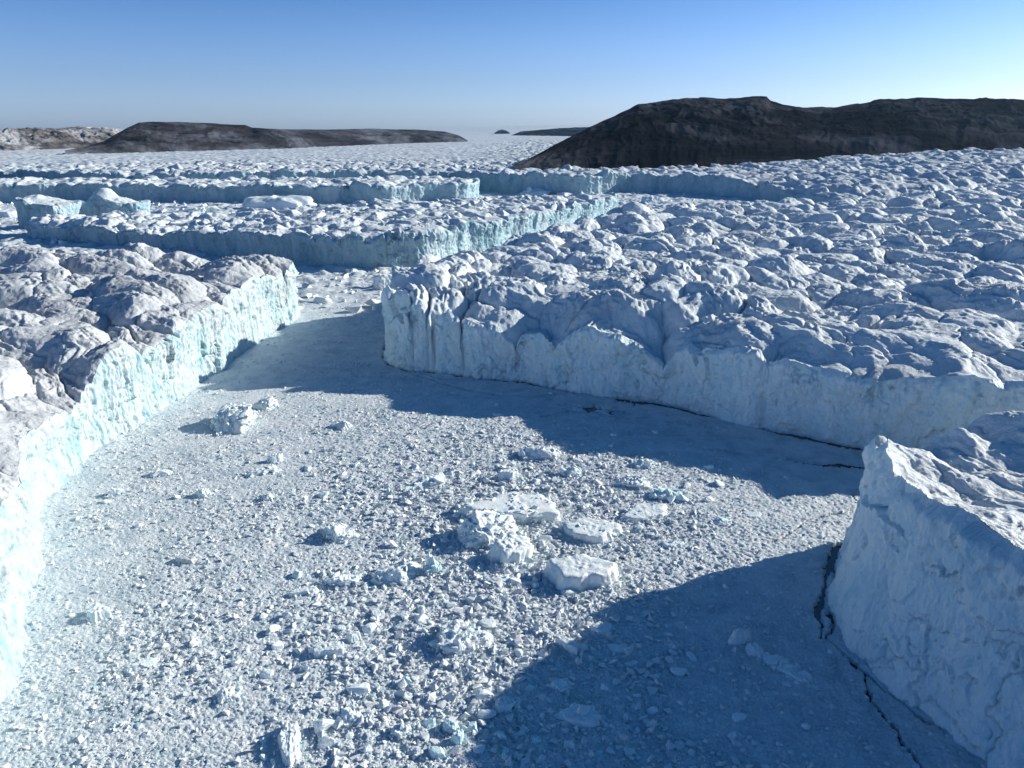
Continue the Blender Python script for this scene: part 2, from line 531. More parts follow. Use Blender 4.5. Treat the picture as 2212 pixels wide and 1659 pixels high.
ice_body('iceberg', ('peaked_top', 'ice_cliff'), E_POLY, zE, (-42, -22), (1150, 1500), .0011, 1.2, 36, .08, 4.0, 1.4,
         (M_TOP, M_WALL_FAR_SHADED), 850,
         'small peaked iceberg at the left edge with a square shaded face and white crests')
ice_body('iceberg', ('snowy_top', 'ice_cliff'), K_POLY, zK, (20, 58), (118, 500), .0013, 1.3, 120, kbat, 1.4, 1.1,
         (M_TOP, M_WALL), 950,
         'nearest iceberg at the right edge with a streaked snowy top and a sloping shaded cliff', group='tabular icebergs', flute=.1)
ice_body('glacier', ('surface', 'ice_cliff'), np.array(J_POLY, float), zJ, (-52, 52), (1450, 17000), .0015, 1.4, 30, .08, 20.0, 1.6,
         (M_GLACIER, M_WALL_FAR_SHADED), 1050, None, structure=True, wall_scale=1.6)

# ------------------------------------------------------------------ mountains
def mountain(name, mat, sil, foot, depth, back, seed, rough, nj=160, du=2.0, prof=.8):
    """terrain raised from a surveyed crest line: sil = crest (u,v); foot = (u, distance); depth = foot-to-crest run"""
    us = np.arange(sil[0][0], sil[-1][0], du)
    vs = np.interp(us, [p[0] for p in sil], [p[1] for p in sil])
    rf = np.interp(us, [p[0] for p in foot], [p[1] for p in foot])
    dd = np.interp(us, [p[0] for p in depth], [p[1] for p in depth])
    dx = (us - PCX) / FPX
    yv = (PCY - vs) / FPX
    fy, fz = CP + yv * SP, -SP + yv * CP
    hr = np.hypot(dx, fy)
    slope, az = fz / hr, np.arctan2(dx, fy)
    t = np.concatenate([np.linspace(-.06, 1, nj), 1 + np.linspace(.02, 1, nj // 3) ** 1.3 * back])
    rc = rf + dd
    r = rf[:, None] + dd[:, None] * t[None, :]
    r = r + 40 * rough * fbm(us[:, None] / 45 + 0 * t, t[None, :] * 3 + 0 * r, seed, 4)
    x, y = r * np.sin(az)[:, None], r * np.cos(az)[:, None]
    zc = H + rc * slope
    zf = glacier_z(rf * np.sin(az), rf * np.cos(az)) - 14
    tt = np.clip(t, 0, 1)[None, :]
    p = np.sin(tt * np.pi / 2) ** prof
    # terraces of the rock layers
    p = p + .03 * np.sin(p * 26 + fbm(us[:, None] / 120, tt * 2, seed + 3, 2) * 2) * tt * (1 - tt) * 3
    z = zf[:, None] + (zc - zf)[:, None] * p
    z = z + np.minimum(t, 0)[None, :] * 300 - np.maximum(t - 1, 0)[None, :] * (zc - zf)[:, None] * .12
    w = (np.sin(np.pi * np.clip(t, 0, 1)) ** .8)[None, :]
    arc = az[:, None] * rf[:, None] / 110
    gl = ridged(arc + .35 * fbm(x / 90, y / 90, seed + 5, 3), t[None, :] * .9 + 0 * arc, seed + 7, 5, .55) - 1.1
    z = z + rough * w * np.minimum(zc - zf, 260)[:, None] * (.16 * gl + .10 * fbm(x / 130, y / 130, seed + 9, 6, .55))
    z = z + rough * (1 - w) * 1.0 * fbm(x / 30, y / 30, seed + 11, 4)
    n, m = z.shape
    idx = np.arange(n * m).reshape(n, m)
    f = np.stack([idx[:-1, :-1], idx[1:, :-1], idx[1:, 1:], idx[:-1, 1:]], -1).reshape(-1, 4)[:, ::-1]
    ob = mesh_obj(name, np.stack([x, y, z], -1).reshape(-1, 3), f, mat, None, True,
                  (float(x.mean()), float(y.mean()), 0.0))
    tag(ob, kind='structure')
    return ob

mountain('mountain', M_ROCK,
         [(1112, 354), (1125, 350), (1150, 339), (1200, 312), (1250, 287), (1300, 262), (1360, 237), (1380, 227), (1440, 218), (1530, 214),
          (1600, 214), (1640, 211), (1656, 212), (1664, 220), (1720, 232), (1800, 234), (1850, 228), (1900, 219), (1980, 212), (2060, 216), (2130, 215), (2212, 219), (2400, 205), (2700, 230)],
         [(1112, 2150), (1500, 2330), (2212, 2750), (2700, 2950)], [(1112, 60), (1160, 200), (1300, 600), (1450, 900), (1700, 1150), (1800, 1400), (2000, 1200), (2700, 1200)],
         1.2, 21, .32)
mountain('mountain', M_ROCK_L,
         [(140, 325), (180, 318), (225, 305), (250, 290), (275, 276), (300, 265), (330, 263), (390, 264), (440, 266), (500, 269), (530, 270), (545, 276), (600, 279),
          (700, 280), (800, 278), (860, 280), (900, 280), (960, 284), (990, 292), (1012, 304)],
         [(140, 4300), (600, 5000), (1012, 6400)], [(140, 60), (200, 300), (300, 650), (530, 900), (560, 700), (900, 600), (1012, 60)],
         1.5, 41, .30)
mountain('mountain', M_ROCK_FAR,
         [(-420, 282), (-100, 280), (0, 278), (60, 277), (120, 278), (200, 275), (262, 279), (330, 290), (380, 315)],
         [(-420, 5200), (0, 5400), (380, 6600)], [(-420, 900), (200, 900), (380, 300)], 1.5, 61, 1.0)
mountain('mountain', M_ROCK_L,
         [(1105, 292), (1125, 284), (1160, 281), (1210, 277), (1250, 275), (1320, 276)],
         [(1105, 9000), (1320, 8200)], [(1105, 100), (1150, 400), (1320, 500)], 1.5, 81, .7)
mountain('nunatak', M_ROCK_L, [(1068, 287), (1078, 281), (1085, 279.5), (1094, 282), (1102, 287)],
         [(1068, 9800), (1102, 9800)], [(1068, 60), (1085, 150), (1102, 60)], 1.0, 91, .3, 40, .5)

# ------------------------------------------------------------------ sea and brash sheet
def grid_plane(name, x0, x1, y0, y1, z, mat):
    co = np.array([(x0, y0, z), (x1, y0, z), (x1, y1, z), (x0, y1, z)])
    return tag(mesh_obj(name, co, np.array([[0, 1, 2, 3]]), mat, None, False), kind='structure')
grid_plane('sea', -20000, 20000, -400, 21000, 0.0, M_SEA)

LEADS = [([at(*p) for p in q], w) for q, w in (
    (((842, 789), (880, 806), (930, 824), (975, 838), (1020, 848), (1090, 858), (1150, 862), (1200, 857)), 1.0),
    (((870, 800), (940, 818), (990, 826)), .6),
    (((1195, 858), (1240, 852), (1290, 862), (1330, 872)), .7),
    (((1170, 905), (1230, 893), (1290, 897), (1340, 908), (1400, 905)), .6),
    (((1520, 972), (1600, 984), (1660, 992), (1720, 1000), (1780, 1010), (1840, 1014), (1893, 1012)), .9),
    (((1760, 1007), (1830, 1008), (1893, 1014)), 1.5),
    (((1893, 1010), (1872, 1035), (1868, 1052), (1882, 1066)), 1.0),
    (((1880, 1068), (1840, 1072), (1848, 1086)), .5),
    (((1885, 1088), (1840, 1104), (1770, 1122), (1730, 1140), (1700, 1160), (1660, 1176)), .35),
    (((1822, 1185), (1806, 1212), (1790, 1240)), 2.6),
    (((1788, 1235), (1780, 1270), (1772, 1310), (1768, 1350), (1780, 1385)), 1.0),
    (((1812, 1240), (1806, 1290), (1802, 1330), (1792, 1385)), .8),
    (((1862, 1462), (1868, 1490), (1895, 1540), (1935, 1590), (1985, 1659), (2010, 1700)), .35),
    (((1300, 1240), (1345, 1210), (1400, 1175), (1500, 1150)), .18),
    (((1138, 1290), (1160, 1265), (1168, 1250)), .3))]
LEADS.append((K_BASE[3:], .55))
CRACK_C = np.array(at(1290, 885))

def shade_zone(x, y):
    """1 where the brash has frozen to a smooth sheet: before the broad iceberg and beside the nearest one"""
    dB = line_d(x, y, B_FRONT)
    s = sstep(95, 45, dB + 18 * fbm(x / 40, y / 40, 5, 3)) * sstep(-120, -60, x + .35 * (y - 500))
    dK = line_d(x, y, K_BASE)
    s2 = sstep(75, 30, dK + 12 * fbm(x / 30, y / 30, 6, 3)) * .62
    return np.clip(np.maximum(s, s2), 0, 1)

def coarse_zone(x, y):
    """large rubble in the middle of the channel, fine slush along the left cliff"""
    c = np.exp(-(((x - 5) / 85) ** 2)) * sstep(470, 300, y)
    c = c * .8 + .35 * fbm(x / 45, y / 45, 8, 3) + .25
    return np.clip(c, .08, 1.2)

def sheet_z(x, y):
    sh = shade_zone(x, y)
    co = coarse_zone(x, y)
    wx = fbm(x / 4, y / 4, 61, 2) * .8
    a1, g1 = mounds((x + wx) / 2.6, (y - wx) / 2.0, 62, .8, 2.4, .8)
    a2, g2 = mounds((x - wx) / 1.15, (y + wx) / .95, 72, .8, 2.2, .8)
    a3, g3 = mounds(x / .6, y / .55, 82, .8, 1.8, .8)
    lump = np.maximum(fbm(x / 13, y / 13, 66, 4), -.1)
    rub = (.5 * a1 * co + .45 * a2 * (.4 + .6 * co) + .26 * a3 + .9 * lump * co)
    p1, q1 = mounds((x + 3 * fbm(x / 12, y / 12, 63, 3)) / 11, (y + 3 * fbm(x / 12, y / 12, 64, 3)) / 8, 92, .5, .3, .15)
    flat = .42 * a2 + .34 * a3 + .75 * p1 - .2 * np.exp(-q1 / .03) + .2 * fbm(x / 5, y / 5, 67, 4)
    z = .75 + rub * (1 - sh) + (flat - .1) * sh
    # open water: leads and the crack along the cliffs
    dl = np.full(x.shape, 9.0)
    wob = fbm(x / 6, y / 6, 68, 4)
    for pts, w in LEADS:
        dd = line_d(x + 1.3 * wob, y + 1.8 * perlin(x / 9, y / 9, 69), pts) / (w * 1.5 * np.clip(.75 + .9 * perlin(x / 16, y / 16, 70), .15, 1.6))
        dl = np.minimum(dl, dd + .62 * perlin(x / 3.2, y / 2.2, 71) + .3 * perlin(x / 1.1, y / .9, 75) - .2)
    cz = np.exp(-(((x - CRACK_C[0]) / 48) ** 2 + ((y - CRACK_C[1]) / 26) ** 2))
    br = q1 / .07 + (1 - cz) * 5 - .25 + 1.1 * perlin(x / 14, y / 14, 73)
    dl = np.minimum(dl, br)
    dB, _, _ = poly_sd(x, y, B_POLY)
    dB = dB + 4.5 * (fbm(x / 40.5, y / 40.5, 353, 3) - .1) + 1.35 * np.abs(perlin(x / 9.9, y / 9.9, 354))
    dl = np.minimum(dl, np.where(dB > -5.2 + 1.2 * perlin(x / 7, y / 7, 74) + 2.2 * np.abs(perlin(x / 30, y / 30, 76)), .3, 9))
    return z, dl

def brash_sheet():
    dth = .0013
    th = np.arange(math.radians(-50), math.radians(50), dth)
    r1 = 98 * np.exp(np.arange(int(math.log(700 / 98) / (dth * 1.25)) + 1) * dth * 1.25)
    r2 = r1[-1] * np.exp(np.arange(1, int(math.log(2250 / r1[-1]) / (dth * 2)) + 1) * dth * 2)
    r = np.concatenate([r1, r2])
    R, T = np.meshgrid(r, th, indexing='ij')
    x, y = R * np.sin(T), R * np.cos(T)
    inside = np.zeros(x.shape, bool)
    for p in (A_POLY, B_POLY, C_POLY, D_POLY, E_POLY, K_POLY):
        inside |= poly_sd(x, y, p)[0] > 22
    idx = np.arange(x.size).reshape(x.shape)
    keep = ~(inside[:-1, :-1] & inside[1:, :-1] & inside[1:, 1:] & inside[:-1, 1:])
    f = np.stack([idx[:-1, :-1], idx[1:, :-1], idx[1:, 1:], idx[:-1, 1:]], -1)[keep]
    used, inv = np.unique(f, return_inverse=True)
    f = inv.reshape(f.shape)[:, ::-1]
    x, y = x.ravel()[used], y.ravel()[used]
    z, dl = sheet_z(x, y)
    far = sstep(640, 900, np.hypot(x, y))
    z = z + far * (2.6 * fbm(x / 22, y / 22, 77, 5) + 1.6 * mounds(x / 9, y / 9, 79, .8, 2, .8)[0] + 4 * np.maximum(fbm(x / 60, y / 40, 78, 3), 0))
    z = np.where(dl < .75, np.minimum(z, -1.2 + 1.5 * dl), z)
    a = f[0]
    if (x[a[1]] - x[a[0]]) * (y[a[2]] - y[a[1]]) - (y[a[1]] - y[a[0]]) * (x[a[2]] - x[a[1]]) < 0: f = f[:, ::-1]
    ob = mesh_obj('brash_ice_sheet', np.stack([x, y, z], 1), f, M_BRASH, None, True)
    tag(ob, kind='structure')
brash_sheet()

# ------------------------------------------------------------------ loose ice
def icosphere(sub):
    import bmesh
    bm = bmesh.new()
    bmesh.ops.create_icosphere(bm, subdivisions=sub, radius=1)
    v = np.array([q.co[:] for q in bm.verts])
    f = np.array([[q.index for q in p.verts] for p in bm.faces])
    bm.free()
    return v, f
ICO = {k: icosphere(k) for k in (1, 2, 3, 4, 5)}

def block_shape(rng, sub, npl=9, flat=None, rough=.04):
    """star-shaped polyhedron cut by random planes; unit size"""
    v, f = ICO[sub]
    if flat:
        a = (np.arange(npl) + rng.uniform(-.35, .35, npl)) * 2 * np.pi / npl
        n = np.stack([np.cos(a), np.sin(a), rng.uniform(-.1, .45, npl)], 1)
    else:
        n = rng.normal(size=(npl, 3))
    n /= np.linalg.norm(n, axis=1)[:, None]
    o = rng.uniform(.52, .95, npl)
    n = np.concatenate([n, [[0, 0, -1]]]); o = np.append(o, .6)
    if flat:
        t = rng.normal(size=3) * .07 + (0, 0, 1)
        n = np.concatenate([n, [t / np.linalg.norm(t)]]); o = np.append(o, flat)
    dot = v @ n.T
    rad = np.min(np.where(dot > 1e-3, o[None, :] / np.maximum(dot, 1e-3), 9), 1)
    p = v * np.minimum(rad, 1.15)[:, None]
    if rough:
        a, b = p[:, 0] * 3 + p[:, 2] * 2.1, p[:, 1] * 3 - p[:, 2] * 1.7
        s = int(rng.integers(1, 9999))
        p = p * (1 + rough * 1.6 * fbm(a, b, s, 4, .6) + rough * .8 * (mounds(a * 1.5, b * 1.5, s + 5, .6, 1.5, .5)[0]))[:, None]
    return p, f

def hull_bank(n, seed):
    import bmesh
    g = np.random.default_rng(seed)
    out = []
    for i in range(n):
        bm = bmesh.new()
        k = 7 + i % 5
        p = g.normal(size=(k, 3))
        p /= np.linalg.norm(p, axis=1)[:, None]
        p *= g.uniform(.7, 1.1, (k, 1))
        if i % 3 == 0: p[:, 2] = np.clip(p[:, 2], -.4, .4)
        for q in p: bm.verts.new(q)
        r = bmesh.ops.convex_hull(bm, input=bm.verts)
        dead = [e for e in r['geom_interior'] if isinstance(e, bmesh.types.BMVert)]
        bmesh.ops.delete(bm, geom=dead, context='VERTS')
        bm.verts.index_update()
        bmesh.ops.triangulate(bm, faces=bm.faces)
        out.append((np.array([v.co[:] for v in bm.verts]), np.array([[v.index for v in f.verts] for f in bm.faces])))
        bm.free()
    return out
HULLS = hull_bank(48, 9)

def in_any(x, y, margin=0.0):
    m = np.zeros(x.shape, bool)
    for p in (A_POLY, B_POLY, C_POLY, D_POLY, E_POLY, K_POLY):
        m |= poly_sd(x, y, p)[0] > margin
    return m

def lead_dist(x, y):
    d = np.full(x.shape, 99.0)
    for pts, w in LEADS:
        d = np.minimum(d, line_d(x, y, pts) / w)
    return d

rng = np.random.default_rng(5)
def brash_chunks():
    n = 1150000
    y = rng.uniform(100, 650, n); x = rng.uniform(-230, 260, n)
    ok = (np.abs(x) < .82 * y + 10)
    x, y = x[ok], y[ok]
    co, sh = coarse_zone(x, y), shade_zone(x, y)
    r = np.hypot(x, y)
    pr = np.clip((.30 + .5 * co) * (1 - .42 * sh) * np.clip(260 / r, .25, 1) ** .6, 0, 1) * .8
    ok = rng.random(len(x)) < pr
    x, y, co, sh = x[ok], y[ok], co[ok], sh[ok]
    ok = ~in_any(x, y, -.5) & (lead_dist(x, y) > 1.3)
    x, y, co, sh = x[ok], y[ok], co[ok], sh[ok]
    s = .26 * rng.random(len(x)) ** -.46
    s = np.clip(s, .22, 2.6) * (.34 + .34 * co) * (1 - .35 * sh)
    print('near chunks', len(x))
    m = 30000                                          # the distant pockets of brash
    fx, fy = rng.uniform(-1300, 420, m), rng.uniform(640, 2150, m)
    ok = (np.abs(fx) < .8 * fy) & ~in_any(fx, fy, -1) & (poly_sd(fx, fy, np.array(J_POLY))[0] < -2)
    fx, fy = fx[ok], fy[ok]
    fs = np.clip(1.0 * rng.random(len(fx)) ** -.55, .9, 10)
    print('far chunks', len(fx))
    X, Y, S = np.concatenate([x, fx]), np.concatenate([y, fy]), np.concatenate([s, fs])
    flat = np.concatenate([1 - .45 * sh, np.ones(len(fx))])
    Z = np.concatenate([sheet_z(x, y)[0], np.full(len(fx), .9)])
    k = len(X)
    sc3 = np.stack([rng.uniform(.7, 1.5, k), rng.uniform(.7, 1.1, k), rng.uniform(.5, 1.0, k) * flat], 1)
    tl, rz = rng.normal(0, .4, k), rng.random(k) * 6.28
    vs, fs_, base = [], [], 0
    for b, (p, f) in enumerate(HULLS):
        sel = np.arange(b, k, len(HULLS))
        m = len(sel)
        q = p[None] * sc3[sel][:, None, :]
        cx, sx_ = np.cos(tl[sel])[:, None], np.sin(tl[sel])[:, None]
        qy, qz = q[..., 1] * cx - q[..., 2] * sx_, q[..., 1] * sx_ + q[..., 2] * cx
        cx, sx_ = np.cos(rz[sel])[:, None], np.sin(rz[sel])[:, None]
        w3 = np.stack([q[..., 0] * cx - qy * sx_, q[..., 0] * sx_ + qy * cx, qz], -1) * S[sel][:, None, None]
        w3 = w3 + np.stack([X[sel], Y[sel], (Z + .2 * S)[sel]], -1)[:, None, :]
        vs.append(w3.reshape(-1, 3))
        fs_.append((f[None] + (base + np.arange(m) * len(p))[:, None, None]).reshape(-1, 3))
        base += m * len(p)
    ob = mesh_obj('brash_ice', np.concatenate(vs), np.concatenate(fs_), M_CHUNK, None, False)
    tag(ob, 'countless small angular chunks of white brash ice packed over the channel', 'brash ice', kind='stuff')
brash_chunks()

def ground_z(x, y):
    return float(sheet_z(np.array([x]), np.array([y]))[0][0])

PXM = lambda u, v: math.hypot(*at(u, v), H) / FPX          # metres per survey pixel

def floe(label, u, v, w, dpt, hgt, rot=0.0, mat=None, rub=0, rub_size=.12, flat=.55, seed=0, npl=8, tilt=(0, 0), cat='ice floe', name='ice_floe', pile=0.0, group=None, rmat=None, rough=None):
    """one piece of floating ice; w,dpt,hgt in metres; rubble frozen on it is a part"""
    g = np.random.default_rng(1000 + seed)
    x0, y0 = at(u, v)
    z0 = ground_z(x0, y0) - .3
    root = empty(name, (x0, y0, z0))
    root.rotation_euler = (tilt[0], tilt[1], rot)
    tag(root, label, cat, group)
    p, f = block_shape(g, 5, npl, flat, rough if rough is not None else (.03 if flat else .05))
    an = np.arctan2(p[:, 1], p[:, 0])
    p[:, :2] *= (1 + .16 * fbm(np.cos(an) * 1.6 + seed, np.sin(an) * 1.6, seed + 3, 4, .6))[:, None]
    zt = p[:, 2].max()
    sx, sy, sz = w / (np.ptp(p[:, 0])), dpt / (np.ptp(p[:, 1])), hgt / zt
    p = p * (sx, sy, sz)
    # fine weathering
    k = 1.0 / max(1.2, .09 * w)
    p[:, 2] += (.028 if flat else .05) * hgt * fbm(p[:, 0] * k * 1.6, p[:, 1] * k * .7, seed + 7, 4) * (p[:, 2] > 0) * 2
    mesh_obj('slab', p, f, mat or M_BLOCK, root, True)
    if rub:
        V, F, b = [], [], 0
        kept = 0
        top = p[p[:, 2] > .25 * hgt]
        pool = top if len(top) else p
        for i in range(rub):
            bp, bf = HULLS[g.integers(48)]
            s = rub_size * w * float(np.clip(.5 * g.random() ** -.5, .5, 2.0))
            q = pool[g.integers(len(pool))]
            spread = 1 + .22 * g.random()
            c = (q[0] * spread, q[1] * spread, q[2] * (1 + pile * g.random()) * (1.0 if spread < 1.12 else .5))
            a = g.random() * 6.28
            m = np.array([[math.cos(a), -math.sin(a), 0], [math.sin(a), math.cos(a), 0], [0, 0, .8]])
            V.append(bp * s * g.uniform(.6, 1.2, 3) @ m.T + c)
            F.append(bf + b); b += len(bp)
        for i in range(30 + int(w)):                     # crushed ice pushed up along the waterline
            bp, bf = HULLS[g.integers(48)]
            a = g.random() * 6.28
            q = .5 * np.array([w * math.cos(a), dpt * math.sin(a)]) * g.uniform(.9, 1.18)
            s = float(np.clip(.32 * g.random() ** -.4, .3, 1.3)) * (1 if w < 45 else 3)
            V.append(bp * s + (q[0], q[1], .3 + .12 * hgt * g.random()))
            F.append(bf + b); b += len(bp)
        ro = mesh_obj('rubble', np.concatenate(V), np.concatenate(F), rmat or M_BLOCK, root, False)
        ro['kind'] = 'stuff'
    return root

